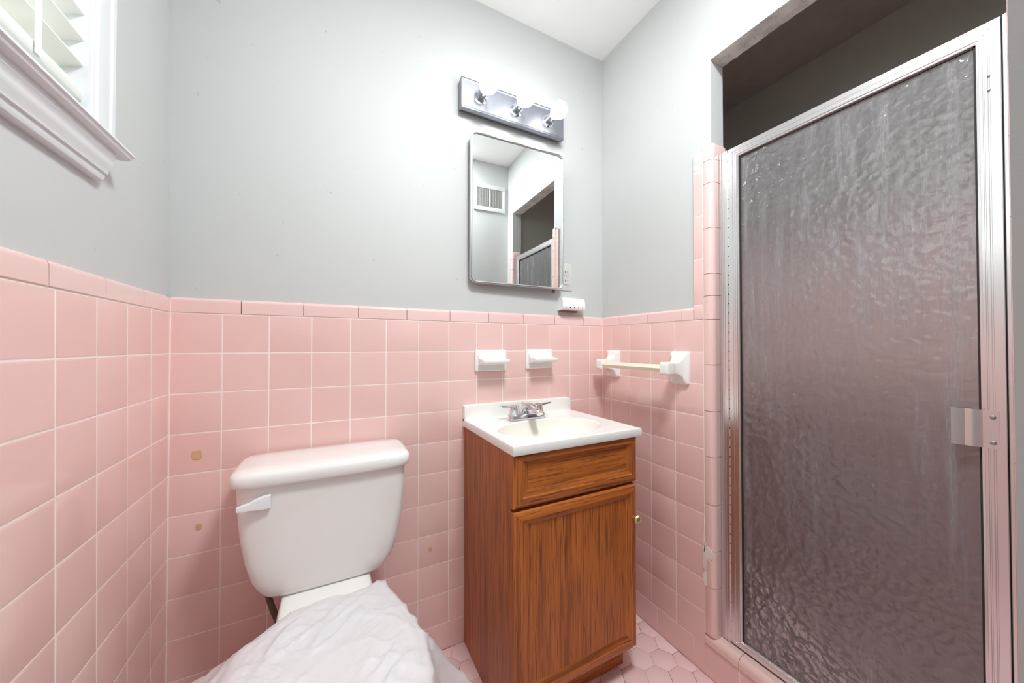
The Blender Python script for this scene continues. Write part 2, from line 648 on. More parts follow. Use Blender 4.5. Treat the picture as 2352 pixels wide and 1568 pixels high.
# bullnose column turning into the shower opening, one piece per tile
def bullnose(y_flat, sgn, js, mb):
    """plan profile from the flat tile face round into the reveal; sgn=-1 turns towards -y"""
    prof = [(W+.0065, y_flat), (W-.0005, y_flat+.0006*sgn), (W-.0022, y_flat+.003*sgn)]
    r = .017
    yc = y_flat + .020*sgn
    for k in range(9):
        t = k/8*PI/2
        prof.append((W-.003+r-r*math.cos(t), yc + r*math.sin(t)*sgn))
    prof += [(W+.068, yc+r*sgn), (W+.068, y_flat+.006*sgn), (W+.0065, y_flat+.006*sgn)]
    for a, b in zip(js, js[1:]):
        top = b > 1.76
        mb.loft([[(x, y, a+.0008) for x, y in prof], [(x, y, b-.0008 - (.006 if top else 0)) for x, y in prof]] +
                ([[(x + (.004 if x < W+.03 else -.003), y - sgn*(.0035 if abs(y-y_flat) > .003 else -.002), b) for x, y in prof]] if top else []))
    return mb
jz = [.140, .2993, .4207, .571, .7284, .879, 1.033, 1.184, 1.263, 1.337, 1.489, 1.640, 1.716, 1.7725]
cb = bullnose(-BE, -1, jz, MB()).build('trim_1', 'cap', smooth=40)
struct(cb, 'pink bullnose tile column at the hinge side of the shower opening')
pl = MB()
def blob(mb, ctr, du, dv, seed, n=34, th=.0016):
    """irregular smear on the plane x = const, facing -x"""
    ring_f, ring_b = [], []
    for i in range(n):
        a = 2*PI*i/n
        k = 1 + .45*noise.noise(V((math.cos(a)*1.6+seed, math.sin(a)*1.6, seed*3))) + .25*noise.noise(V((math.cos(a)*5+seed, math.sin(a)*5, seed)))
        ring_b.append((ctr[0], ctr[1]+du*k*math.cos(a), ctr[2]+dv*k*math.sin(a)))
        ring_f.append((ctr[0]-th, ctr[1]+du*k*math.cos(a)*.9, ctr[2]+dv*k*math.sin(a)*.9))
    mb.loft([ring_b, ring_f])
blob(pl, (W-.0022, -.512, .405), .0125, .024, 1.3)
blob(pl, (W-.0012, -.4965, .385), .006, .05, 5.1)
blob(pl, (W-.0012, -.4975, .32), .008, .028, 8.7)
blob(pl, (W-.0012, -.4955, .455), .003, .05, 2.7)
pl.build('caulk_smear', 'caulk', cb, smooth=30)['label'] = 'cracked smear of white caulk'
cb2 = bullnose(-1.1345, 1, [.140] + jz[1:], MB())
struct(cb2.build('trim_2', 'cap', smooth=40), 'pink bullnose tile column at the latch side of the shower opening')
# curb cap
pr = [(W+.0062, .1075), (W-.0035, .1085), (W-.0035, .120)]
for k in range(9):
    t = k/8*PI/2
    pr.append((W-.0035+.020*(1-math.cos(t)), .120+.020*math.sin(t)))
pr += [(W+.10, .143), (W+.10, .1075)]
cu = MB()
cj = [-.4962, -.6045, -.757, -.909, -1.061, YF]
for a, b in zip(cj, cj[1:]):
    cu.prism(pr, a-.0008, b+.0008, 'y')
struct(cu.build('trim_3', 'cap', smooth=40), 'pink bullnose curb below the shower door')

# shower interior tile up to head height
def sh_rects(a, b, zt):
    n = int((b-a)/P)+1
    return [(a+i*P, min(a+(i+1)*P, b), zt-(k+1)*P, zt-k*P) for i in range(n) for k in range(int(zt/P))]
ZS = 1.772
fs = lambda u, v, d: (XS-.010-d, -u, v)
tile_rects(MB(), fs, sh_rects(0, -YF-.02, ZS)).build('wall_tiles', 'tile', wall_shower, smooth=50)
MB().box(XS-.0078, XS, YF+.02, 0, 0, ZS).build('grout', 'grout', wall_shower, smooth=0)
x0s = XR+.07
fe = lambda u, v, d: (u, -.004-d, v)
sb = struct(MB().box(x0s-.004, XS-.01, .0, .006, 0, ZS).build('wall_shower_back', 'grout', smooth=0))
tile_rects(MB(), fe, sh_rects(x0s, XS-.012, ZS)).build('wall_tiles', 'tile', sb, smooth=50)
fe2 = lambda u, v, d: (u, -1.155+d, v)
se = struct(MB().box(x0s-.004, XS-.01, YF, -1.16, 0, ZS).build('wall_shower_end', 'grout', smooth=0))
tile_rects(MB(), fe2, sh_rects(x0s, XS-.012, ZS)).build('wall_tiles', 'tile', se, smooth=50)
MB().box(x0s-.004, XS, YF-.001, YF+.002, ZS, H).build('shower_plaster', 'shower_paint', wall_front, smooth=0)
struct(MB().box(x0s-.004, XS, YF, 0, -.1, .03).build('floor_shower', 'hex', smooth=0))

# hexagon floor
fh = MB()
R6 = .0453
def clip(poly, ax, lim, keep_less):
    out = []
    for i in range(len(poly)):
        a, b = poly[i], poly[(i+1) % len(poly)]
        ia = (a[ax] <= lim) == keep_less
        ib = (b[ax] <= lim) == keep_less
        if ia:
            out.append(a)
        if ia != ib:
            t = (lim-a[ax])/(b[ax]-a[ax])
            out.append((a[0]+(b[0]-a[0])*t, a[1]+(b[1]-a[1])*t))
    return out
cx0, cy0 = 1.4222, -.3920
dx, dy = R6*1.5, R6*math.sqrt(3)
for i in range(-24, 4):
    for j in range(-14, 8):
        cx = cx0 + i*dx
        cy = cy0 + j*dy + (dy/2 if i % 2 else 0)
        hexp = [(cx+(R6-.001)*math.cos(PI/3*k), cy+(R6-.001)*math.sin(PI/3*k)) for k in range(6)]
        for ax, lim, kl in ((0, .001, False), (0, W-.001, True), (1, YF, False), (1, -.001, True)):
            hexp = clip(hexp, ax, lim, kl)
            if len(hexp) < 3:
                break
        if len(hexp) < 3:
            continue
        mx_, my_ = sum(p[0] for p in hexp)/len(hexp), sum(p[1] for p in hexp)/len(hexp)
        sc2 = lambda f: [(mx_+(p[0]-mx_)*f, my_+(p[1]-my_)*f) for p in hexp]
        z = random.uniform(-.0003, .0002)
        fh.loft([[(p[0], p[1], -.004) for p in sc2(1)], [(p[0], p[1], -.0008) for p in sc2(1)], [(p[0], p[1], z) for p in sc2(.965)]], cap0=False)
floor = struct(MB().box(-.12, x0s, YF-.11, .12, -.1, -.0014).build('floor', 'floor_grout', smooth=0), 'pink hexagon tiled floor')
fh.build('floor_tiles', 'hex', floor, smooth=50)

# small marks on the tiles
def chip(ctr, w_, h_, seed, par, name, m, lab):
    mb = MB()
    n = 14
    pts = []
    for i in range(n):
        a = 2*PI*i/n
        q = max(abs(math.cos(a)), abs(math.sin(a)))
        k = (1/q)*(1+.18*noise.noise(V((math.cos(a)*2+seed, math.sin(a)*2, seed))))
        pts.append((math.cos(a)*k*w_/2, math.sin(a)*k*h_/2))
    mb.loft([[(ctr[0]+p[0], .0002, ctr[2]+p[1]) for p in pts], [(ctr[0]+p[0]*.92, -.0012, ctr[2]+p[1]*.92) for p in pts]])
    o = mb.build(name, m, par, smooth=30)
    o['label'] = lab
chip((.058, 0, .798), .022, .025, 1, wall_back, 'glue_residue', 'glue', 'square tan glue mark on the tile left of the tank')
chip((.064, 0, .602), .013, .018, 2, wall_back, 'glue_residue', 'glue', 'small tan glue mark low on the tile left of the tank')
chip((.7003, 0, .371), .012, .018, 3, wall_back, 'glue_residue', 'glue', 'tan glue mark on the tile left of the vanity')
gm = MB()
blob(gm, (.0012, -.362, .41), .006, .022, 4.4)
for v in gm.bm.verts:
    v.co.x = .0012 if v.co.x < .0005 else 0.0
gm.build('glue_residue', 'glue', wall_left)['label'] = 'faint tan glue mark on the left wall tile'

# ------------------------------------------------------------------ window
win = bpy.data.objects.new('window_1', None)
COL.objects.link(win)
win.location = (0, (WY0+WY1)/2, WZ0)
struct(win, 'white window with wooden blind on the left wall')
def casing_profile(o, i, sgn):
    """outer edge o, inner edge i; returns (u, x) points"""
    w_ = (i-o)
    return [(o, -REC), (o, .018), (o+w_*.05, .0205), (o+w_*.22, .0205), (o+w_*.27, .0175), (o+w_*.33, .0185), (o+w_*.82, .0165),
            (o+w_*.9, .0135), (o+w_*.97, .0135), (i, .011), (i, -REC)]
for o_, i_ in ((-.326, -.383), (-1.138, -1.06)):
    MB().prism([(x, u) for u, x in casing_profile(o_, i_, 1)], 1.474, WZ1+.078, 'z').build('side_casing', 'trim', win, smooth=25)
MB().prism([(x, u) for u, x in casing_profile(WZ1+.078, WZ1, 1)], -1.06, -.383, 'y').build('head_casing', 'trim', win, smooth=25)
st = [(-.10, 1.4745), (.030, 1.4745), (.0345, 1.473), (.037, 1.4695), (.0372, 1.4665), (.0345, 1.4645), (.0342, 1.4635), (.0325, 1.460), (.0285, 1.4575), (.021, 1.457), (-REC, 1.457), (-REC, 1.462), (-.10, 1.462)]
MB().prism(st, -1.166, -.299, 'y').build('sill', 'trim', win, smooth=25)
ap = [(-REC, 1.457), (.021, 1.457), (.0215, 1.447), (.018, 1.441), (.0175, 1.436), (.0155, 1.428), (.0115, 1.421), (.0105, 1.416), (.007, 1.415), (.0065, 1.409), (.004, 1.4035), (-.002, 1.402), (-REC, 1.402)]
am = MB()
am.loft([[(x, -1.138 + max(0, (.021-x))*.0, z) for x, z in ap], [(x, -.326+.0*x, z) for x, z in ap]])
am.build('apron', 'trim', win, smooth=25)
jm = MB()
jm.box(-.115, .0095, WY0-.006, WY0+.004, WZ0-.003, WZ1).box(-.115, .0095, WY1-.004, WY1+.006, WZ0-.003, WZ1).box(-.115, .0095, WY1, WY0, WZ1-.006, WZ1+.004)
jm.build('jamb', 'trim', win, smooth=0)
sm = MB()
for a, b, c, d in ((WY1+.006, WY1+.046, WZ0, WZ1-.006), (WY0-.046, WY0-.006, WZ0, WZ1-.006), (WY1+.046, WY0-.046, WZ0, WZ0+.045), (WY1+.046, WY0-.046, WZ1-.05, WZ1-.006), (WY1+.046, WY0-.046, 1.84, 1.875)):
    sm.box(-.108, -.078, a, b, c, d, .003)
sm.build('sash', 'trim', win)
MB().box(-.095, -.091, WY1+.04, WY0-.04, WZ0+.04, WZ1-.04).build('pane', 'pane', win, smooth=0)

bl = thing('window_blind', 'white wide-slat wooden blind hanging in the window', 'blind', (-.03, (WY0+WY1)/2, WZ1-.01))
BY0, BY1 = WY0-.003, WY1+.003
MB().box(-.055, .008, BY1, BY0, WZ1-.058, WZ1-.010, .004).build('head_rail', 'blind', bl)
zz = WZ0+.0885
tl = math.radians(21)
while zz < WZ1-.07:
    mb = MB()
    prof = []
    for k in range(7):
        s_ = (k/6-.5)*.050
        q = .0022*(1-(2*k/6-1)**2)
        prof.append((-.0185 + s_*math.cos(tl) - q*math.sin(tl)*-1, zz + s_*math.sin(tl) + q*math.cos(tl)))
    prof2 = [(x, z-.0026) for x, z in prof][::-1]
    mb.prism(prof+prof2, BY1, BY0, 'y')
    mb.build('slat', 'blind', bl, smooth=25)
    zz += .0443
MB().box(-.043, .005, BY1, BY0, WZ0+.034, WZ0+.055, .004).build('bottom_rail', 'blind', bl)
for y in (-.4965, -.72, -.945):
    MB().box(.0062, .0074, y-.006, y+.006, WZ0+.036, WZ1-.05).build('ladder_tape', 'blind', bl, smooth=0)

# ------------------------------------------------------------------ shower door
dr = thing('shower_door', 'hinged shower door of pebbled glass in an aluminium frame', 'shower door', (1.53, -.81, .143))
XD = 1.530
def ribbed(y0, y1, ribs, x0=XD, depth=.026):
    """plan profile with shallow ribs on the room side; y0 > y1"""
    pts = [(x0+depth, y0), (x0+.001, y0), (x0, y0-.001)]
    w_ = y0-y1
    for a, b, d in ribs:
        pts += [(x0, y0-w_*a), (x0+d, y0-w_*a-.0006), (x0+d, y0-w_*b+.0006), (x0, y0-w_*b)]
    pts += [(x0, y1+.001), (x0+.001, y1), (x0+depth, y1)]
    return pts
JR = [(.22, .30, .002), (.42, .50, .002), (.62, .70, .002)]
SR = [(.10, .16, -.002), (.22, .28, .0022), (.36, .42, .0022), (.78, .86, .002)]
MB().prism(ribbed(-.5335, -.5615, JR), .1435, 1.735, 'z').build('wall_jamb', 'alu', dr, smooth=25)
mb = MB().prism(ribbed(-1.0905, -1.117, JR), .1435, 1.735, 'z')
mb.build('wall_jamb', 'alu', dr, smooth=25)
hg = MB().box(XD+.004, XD+.014, -.5655, -.560, .147, 1.733)
hg.build('hinge_gap', 'gap', dr, smooth=0)['label'] = 'dark gap along the hinge'
kn = MB()
z = .15
while z < 1.73:
    kn.lathe([(.0026, 0), (.0026, .028)], (XD+.0045, -.5632, z), (0, 0, 1), 8)
    z += .031
kn.build('hinge', 'alu', dr, smooth=40)
fr0, fr1, ft, fb_ = -.5645, -1.0885, 1.735, .147
WI = .033
# mitred frame: profile across the member, u from the outer edge, x depth
FP = [(0, .024), (0, .001), (.001, 0), (.0135, 0), (.0145, .0016), (.016, .0016), (.017, .0002), (.0205, .0002), (.0215, .002), (.0228, .002), (.0235, .0005), (.0270, .0005), (.0278, .0026), (.0315, .0030), (WI, .0055), (WI, .024)]
def member(side, ws):
    wL, wR, wT, wB = ws
    A, B = [], []
    for u, d in FP:
        k = u/WI
        x = XD + d
        yl, yr = fr0 - k*wL, fr1 + k*wR
        zt, zb = ft - k*wT, fb_ + k*wB
        if side == 'L':
            A.append((x, yl, zb)); B.append((x, yl, zt))
        if side == 'R':
            A.append((x, yr, zb)); B.append((x, yr, zt))
        if side == 'T':
            A.append((x, yl, zt)); B.append((x, yr, zt))
        if side == 'B':
            A.append((x, yl, zb)); B.append((x, yr, zb))
    return MB().loft([A, B])
ws_ = (.0315, .0315, .033, .022)
member('L', ws_).build('hinge_stile', 'alu', dr, smooth=25)
lst = member('R', ws_).build('latch_stile', 'alu', dr, smooth=25)
member('T', ws_).build('top_rail', 'alu', dr, smooth=25)
member('B', ws_).build('bottom_rail', 'alu', dr, smooth=25)
gl_ = MB()
ga, gb, gc, gd = fr0-.026, fr1+.026, .163, 1.708
gl_.box(XD+.010, XD+.015, gb, ga, gc, gd)
gl_.build('glass_panel', 'glass', dr, smooth=0)
gk = MB()
for a, b, c, d in ((fr0-.0345, fr0-.031, .168, 1.703), (fr1+.031, fr1+.0335, .168, 1.703), (0, 0, 0, 0)):
    if c:
        gk.box(XD+.0052, XD+.0099, min(a, b), max(a, b), c, d)
gk.box(XD+.0052, XD+.0099, fr1+.031, fr0-.031, 1.6985, 1.7025)
gk.build('glass_gasket', 'gap', dr, smooth=0)
lg = MB().box(XD+.004, XD+.012, -1.0900, -1.0888, .147, 1.733)
lg.build('latch_gap', 'gap', dr, smooth=0)
# latch handle: bent strip with two screws
hp = [(XD-.0012, -1.0800), (XD-.0025, -1.0605), (XD-.0075, -1.0545), (XD-.0095, -1.0475), (XD-.0085, -1.0395), (XD-.0105, -1.0370), (XD-.0135, -1.0225)]
hq = [(x+.0016, y) for x, y in hp][::-1]
hd_ = MB().prism(hp+hq, .8965, .9705, 'z').build('handle', 'alu', dr, smooth=30)
for z in (.9075, .957):
    MB().lathe([(.0042, 0), (.0038, .0012), (.0022, .0022), (0, .0024)], (XD-.0018, -1.0725, z), (-1, 0, 0), 16).build('screw', 'steel', hd_)
# frame screws
for y, z in ((-1.074, 1.628), (-1.074, 1.600)):
    MB().lathe([(.0026, 0), (.0012, .0008)], (XD-.0002, y, z), (-1, 0, 0), 10).build('screw', 'steel', lst)

# ------------------------------------------------------------------ vanity light
vl = thing('vanity_light', 'chrome bar light with three lit round bulbs above the mirror', 'light', (1.033, .006, 2.034))
bpm = MB()
pp = [(REC, 1.985), (-.012, 1.9755), (-.024, 1.9755), (-.0295, 1.978), (-.031, 1.983), (-.028, 1.987), (-.028, 2.082), (-.031, 2.0855), (-.0295, 2.091), (-.024, 2.0935), (-.012, 2.0935), (REC, 2.085)]
bpm.prism(pp, .805, 1.262, 'x')
bpm.build('backplate', 'pitted', vl, smooth=30)
for x in (.879, 1.031, 1.183):
    s_ = MB().lathe([(.026, 0), (.026, .002), (.021, .004), (.0185, .010), (.0180, .022), (.0192, .023), (.0192, .026), (.0178, .027), (.0178, .044), (.015, .045), (.015, .030)], (x, -.028, 2.034), (0, -1, 0), 28)
    sk = s_.build('socket', 'chrome', vl, smooth=35)
    r = .0335
    c = -.108
    prof = [(.0125, .030), (.013, .046), (.0155, .052)]
    for k in range(3, 17):
        a = PI*k/16
        prof.append((r*math.sin(a), .080 - r*math.cos(a)))
    MB().lathe(prof, (x, -.028, 2.034), (0, -1, 0), 32).build('bulb', 'bulb', vl, smooth=60)

# ------------------------------------------------------------------ medicine cabinet
mc = thing('medicine_cabinet', 'recessed mirror cabinet with rounded chrome frame on the back wall', 'mirror cabinet', (.842, -.010, 1.333))
cxl, cxr, czb, czt = .842, 1.258, 1.333, 1.906
def rrect(x0, x1, z0, z1, r, n=8):
    pts = []
    for cx, cz, a0 in ((x1-r, z0+r, -PI/2), (x1-r, z1-r, 0), (x0+r, z1-r, PI/2), (x0+r, z0+r, PI)):
        for k in range(n+1):
            a = a0 + PI/2*k/n
            pts.append((cx+r*math.cos(a), cz+r*math.sin(a)))
    return pts
def mring(inset, y):
    return [(x, y, z) for x, z in rrect(cxl+inset, cxr-inset, czb+inset, czt-inset, .026-inset*.7)]
mt = MB()
mt.loft([mring(.002, -.008), mring(0, -.012), mring(0, -.0195), mring(.0015, -.0225), mring(.005, -.0235), mring(.0082, -.0215), mring(.009, -.0190), mring(.009, -.010)], cap0=False, cap1=False)
mf = mt.build('frame', 'satin', mc, smooth=40)
mi = MB()
ri = rrect(cxl+.0085, cxr-.0085, czb+.0085, czt-.0085, .021)
mi.loft([[(x, -.0085, z) for x, z in ri], [(x, -.0185, z) for x, z in ri]])
mm = mi.build('mirror', 'mirror', mc, smooth=0)
# the door hangs slightly ajar: hinged on the left
hm = Matrix.Rotation(-.026, 4, 'Z')
tm = Matrix.Rotation(.006, 4, 'X')
for o in (mf, mm):
    o.rotation_euler = (hm @ tm).to_euler()
bd = MB().box(cxl+.012, cxr-.012, -.0055, .012, czb+.014, czt-.012)
bd.build('body', 'plastic', mc, smooth=0)
MB().box(1.216, 1.226, -.016, -.004, 1.322, 1.337, .001).build('catch', 'rust', mc)['label'] = 'rusty catch under the right corner'

# ------------------------------------------------------------------ outlet, toothbrush holder
ou = thing('outlet', 'grey painted double wall outlet beside the mirror cabinet', 'outlet', (1.296, REC, 1.398))
MB().box(1.2625, 1.3295, .0035, REC+.001, 1.3385, 1.4575, .0022).build('cover_plate', 'outlet', ou)
for z in (1.4165, 1.378):
    rp = MB()
    pts = []
    for k in range(28):
        a = 2*PI*k/28
        pts.append((1.2985+.0165*math.cos(a), z+max(-.0135, min(.0135, .0165*math.sin(a)))))
    rp.loft([[(x, .0045, y) for x, y in pts], [(x, .0022, y) for x, y in pts], [(1.2985+(x-1.2985)*.95, .0016, z+(y-z)*.95) for x, y in pts]])
    ro = rp.build('receptacle', 'outlet', ou)
    for dx_ in (-.0062, .0062):
        MB().box(1.2985+dx_-.0013, 1.2985+dx_+.0013, .0006, .003, z-.0005, z+.0075).build('slot', 'dark', ro, smooth=0)
MB().lathe([(.003, 0), (.0026, .0012), (0, .0016)], (1.2985, .0036, 1.3975), (0, -1, 0), 12).build('screw', 'outlet', ou)

th = thing('toothbrush_holder', 'small white plastic toothbrush holder below the outlet', 'toothbrush holder', (1.312, REC, 1.247))
hp = [(REC, 1.304), (-.014, 1.304)]
for k in range(1, 8):
    a = k/7*PI/2
    hp.append((-.014-.019*math.sin(a), 1.286+.018*math.cos(a)))
hp += [(-.0355, 1.266), (-.036, 1.2555), (-.034, 1.2525), (-.004, 1.249), (REC, 1.249)]
thb = MB().prism([(y, z) for y, z in hp], 1.2535, 1.372, 'x')
thb.build('holder_body', 'plastic', th, smooth=40)
for i in range(5):
    MB().lathe([(.0026, 0), (.0024, .0014)], (1.268+i*.0222, -.0356, 1.2605), (0, -1, 0), 12).build('hole', 'dark', th)
MB().box(1.262, 1.350, -.010, REC, 1.2425, 1.2488, .001).build('adhesive_strip', 'rust', th)['label'] = 'brown adhesive strip underneath'

# ------------------------------------------------------------------ ceramic soap dishes
def soap_dish(x0, x1, z0, z1, label):
    xc = (x0+x1)/2
    t = thing('soap_dish', label, 'soap dish', (xc, 0, z0), 'ceramic dishes above the vanity')
    MB().box(x0, x1, -.011, .001, z0, z1, .004, 3).build('back_plate', 'ceramic', t)
    zt = z0 + .047
    pf = [(-.009, zt+.020), (-.0125, zt+.016), (-.018, zt+.0055), (-.026, zt+.001), (-.060, zt-.001), (-.066, zt-.0025), (-.068, zt-.007), (-.067, zt-.015), (-.062, zt-.0185), (-.030, zt-.022), (-.014, zt-.024), (-.009, zt-.024)]
    sh = MB()
    a, b = x0+.011, x1-.011
    rings = []
    for x, k in ((a, .0), (a+.0015, .5), (a+.005, 1), (b-.005, 1), (b-.0015, .5), (b, .0)):
        cy, cz = -.03, zt-.006
        f = .86 + .14*k
        rings.append([(x, cy+(y-cy)*f if y < -.012 else y, cz+(z-cz)*f) for y, z in pf])
    sh.loft(rings)
    sh.build('shelf', 'ceramic', t, smooth=50)
    return t
d1 = soap_dish(.868, 1.000, .9995, 1.0815, 'white ceramic soap shelf left above the sink')
d2 = soap_dish(1.0885, 1.2175, 1.003, 1.0825, 'white ceramic soap shelf right above the sink, nearer the corner')

# ------------------------------------------------------------------ towel bar
tb = thing('towel_bar', 'cream towel bar on two white ceramic brackets on the right wall', 'towel bar', (W, -.24, 1.015))
XB, ZB = 1.428, 1.017
def bracket(y0, y1):
    mb = MB()
    yc = (y0+y1)/2
    h = .0595
    # flare: sections from wall plate out to the head
    sec = [(W+.001, (y1-y0)/2, h), (W-.006, (y1-y0)/2, h), (W-.011, (y1-y0)/2-.003, h-.003), (W-.0135, .027, .046), (W-.020, .0235, .034), (W-.030, .0205, .0255), (W-.042, .0190, .0215), (W-.055, .0180, .0205), (W-.058, .0195, .0225), (W-.084, .0190, .0225), (W-.0885, .0165, .0195), (W-.090, .012, .014)]
    rings = []
    for x, hw, hh in sec:
        pts = []
        r = min(hw, hh)*.28
        for cy, cz, a0 in ((hw-r, -hh+r, -PI/2), (hw-r, hh-r, 0), (-hw+r, hh-r, PI/2), (-hw+r, -hh+r, PI)):
            for k in range(6):
                a = a0+PI/2*k/5
                pts.append((x, yc+cy+r*math.cos(a), ZB+cz+r*math.sin(a)))
        rings.append(pts)
    mb.loft(rings)
    return mb
bracket(-.112, -.0375).build('bracket', 'ceramic', tb, smooth=50)
bracket(-.4445, -.3695).build('bracket', 'ceramic', tb, smooth=50)
br = MB()
s_ = .0155
br.prism([(XB-s_, ZB-.0), (XB-s_*.55, ZB+s_*.78), (XB+s_*.55, ZB+s_*.78), (XB+s_, ZB), (XB+s_*.55, ZB-s_*.78), (XB-s_*.55, ZB-s_*.78)], -.392, -.088, 'y')
br.build('bar', 'bar', tb, smooth=20)['label'] = 'cream plastic bar'

# ------------------------------------------------------------------ vanity cabinet
VX0, VX1, VYB, VYF = .8275, 1.2860, -.004, -.383
VT = .795
vc = thing('vanity_cabinet', 'worn stained oak vanity cabinet under the white sink top', 'cabinet', ((VX0+VX1)/2, -.2, 0))
sd = MB()
for x0, x1 in ((VX0, VX0+.012), (VX1-.012, VX1)):
    sd.prism([(VYB, 0), (VYF+.045, 0), (VYF+.045, .088), (VYF, .088), (VYF, VT), (VYB, VT)], x0, x1, 'x')
    sd.build('side_panel', 'wood_side', vc, smooth=0)
    sd = MB()
MB().box(VX0+.012, VX1-.012, VYF+.045, VYF+.058, 0, .092).build('toe_kick', 'wood_x', vc, smooth=0)
ff = MB()
ff.box(VX0+.012, VX0+.04, VYF, VYF+.018, .088, VT).box(VX1-.04, VX1-.012, VYF, VYF+.018, .088, VT).box(VX0+.04, VX1-.04, VYF, VYF+.018, .62, .655).box(VX0+.04, VX1-.04, VYF, VYF+.018, .088, .12).box(VX0+.04, VX1-.04, VYF, VYF+.018, .77, VT)
ff.build('face_frame', 'wood_z', vc, smooth=0)
MB().box(VX0+.012, VX1-.012, VYF+.05, VYB, .088, .104).build('bottom_shelf', 'wood_x', vc, smooth=0)
FX0, FX1 = VX0-.001, VX1+.003
def framed(root, x0, x1, z0, z1, wl_, wr_, wt_, wb_, nm):
    yb = VYF-.0005
    yf = VYF-.019
    prof = [(0, yb), (0, yf+.005), (.10, yf+.0015), (.20, yf), (.56, yf), (.62, yf+.0022), (.66, yf+.0022), (.92, yf+.0085), (1, yf+.0105), (1, yb)]
    def mem(side):
        A, B = [], []
        for k, y in prof:
            xl, xr, zt, zb = x0+k*wl_, x1-k*wr_, z1-k*wt_, z0+k*wb_
            a, b = {'L': ((xl, zb), (xl, zt)), 'R': ((xr, zb), (xr, zt)), 'T': ((xl, zt), (xr, zt)), 'B': ((xl, zb), (xr, zb))}[side]
            A.append((a[0], y, a[1])); B.append((b[0], y, b[1]))
        return MB().loft([A, B])
    mem('L').build('stile', 'wood_z', root, smooth=30)
    mem('R').build('stile', 'wood_z', root, smooth=30)
    mem('T').build('rail', 'wood_x', root, smooth=30)
    mem('B').build('rail', 'wood_x', root, smooth=30)
drw = MB().box(FX0+.036, FX1-.036, VYF-.009, VYF-.002, .685, .768).build('drawer_front', 'wood_x', vc, smooth=0)
framed(drw, FX0, FX1, .648, .793, .050, .040, .030, .046, 'drawer')
dor = MB().box(FX0+.04, FX1-.035, VYF-.009, VYF-.002, .14, .60).build('door', 'wood_panel', vc, smooth=0)
framed(dor, FX0, FX1-.002, .106, .6395, .052, .040, .046, .044, 'door')
MB().lathe([(.005, 0), (.0045, .008), (.0095, .011), (.0135, .016), (.0140, .020), (.0105, .025), (.0085, .0255), (.007, .024), (.0, .025)], (1.2705, VYF-.019, .5335), (0, -1, 0), 24).build('knob', 'brass', dor)['label'] = 'round brass knob'

# ------------------------------------------------------------------ sink top
sk = thing('sink_top', 'white cultured marble vanity top with oval basin', 'sink', (1.06, -.2, VT))
CX0, CX1, CY0, CY1 = .8215, 1.3035, -.0005, -.4095
TZ = .822
ex, ey, ea, eb = 1.050, -.2465, .190, .122
n = 96
def rect_pt(a):
    c, s = math.cos(a), math.sin(a)
    tx = ((CX1-.004-ex)/c if c > 0 else (CX0+.004-ex)/c) if abs(c) > 1e-6 else 1e9
    ty = ((CY0-.02-ey)/s if s > 0 else (CY1+.004-ey)/s) if abs(s) > 1e-6 else 1e9
    t = min(tx, ty)
    return ex+c*t, ey+s*t
angs = [2*PI*i/n for i in range(n)]
for cxr_, cyr_ in ((CX1-.004, CY0-.02), (CX0+.004, CY0-.02), (CX0+.004, CY1+.004), (CX1-.004, CY1+.004)):
    a = math.atan2(cyr_-ey, cxr_-ex) % (2*PI)
    k = min(range(n), key=lambda i: abs(angs[i]-a))
    angs[k] = a
rings = []
for t in (.02, .15, .35, .55, .72, .85, .93, .975, 1.0, 1.02):
    dpt = -.105*(1-t**2.6)**.8 if t < 1 else 0
    zz_ = TZ - .002 + dpt if t <= 1 else TZ
    if t == 1.0:
        zz_ = TZ-.0035
    if t == .975:
        zz_ = TZ-.013
    rings.append([(ex+ea*t*math.cos(a), ey+eb*t*math.sin(a), zz_) for a in angs])
for t in (.12, .5, .9, 1.0):
    ring = []
    for a in angs:
        e = (ex+ea*1.02*math.cos(a), ey+eb*1.02*math.sin(a))
        q = rect_pt(a)
        ring.append((e[0]+(q[0]-e[0])*t, e[1]+(q[1]-e[1])*t, TZ + (.0012 if t > .85 else 0)))
    rings.append(ring)
def clampring(g, z):
    r = []
    for a in angs:
        q = rect_pt(a)
        x = CX1+g-.0 if abs(q[0]-(CX1-.004)) < 1e-6 else (CX0-g if abs(q[0]-(CX0+.004)) < 1e-6 else q[0])
        y = CY1-g if abs(q[1]-(CY1+.004)) < 1e-6 else q[1]
        r.append((x, y, z))
    return r
rings += [clampring(-.0015, TZ+.0003), clampring(0, TZ-.0035), clampring(0, TZ-.021), clampring(-.0015, TZ-.0255), clampring(-.012, TZ-.027)]
NB = 9
M['basin'] = flat('shade tinted marble basin', srgb(237, 234, 225), .2, coat=.2, coatr=.08)  # countertop marble tinted darker, paints the shade of the hollow
MB().loft(rings[:NB], cap0=True, cap1=False).build('basin', 'basin', sk, smooth=60, fix=False)['label'] = 'oval basin with shade tinted into its colour'
mb = MB().loft(rings[NB-1:], cap0=False, cap1=False)
mb.box(CX0, CX1, CY0-.0205, CY0, TZ-.026, TZ+.002)
top_o = mb.build('countertop', 'marble', sk, smooth=40)
bs = MB()
pts = [(CX0, TZ-.004), (CX1, TZ-.004), (CX1, TZ+.054-.012)]
for k in range(5):
    a = k/4*PI/2
    pts.append((CX1-.012+.012*math.cos(a), TZ+.042+.012*math.sin(a)))
for k in range(5):
    a = PI/2+k/4*PI/2
    pts.append((CX0+.006+.006*math.cos(a), TZ+.048+.006*math.sin(a)))
ctr = ((CX0+CX1)/2, TZ+.027)
ins = lambda d: [(x + (-d if x > ctr[0] else d), z - (d if z > ctr[1] else 0)) for x, z in pts]
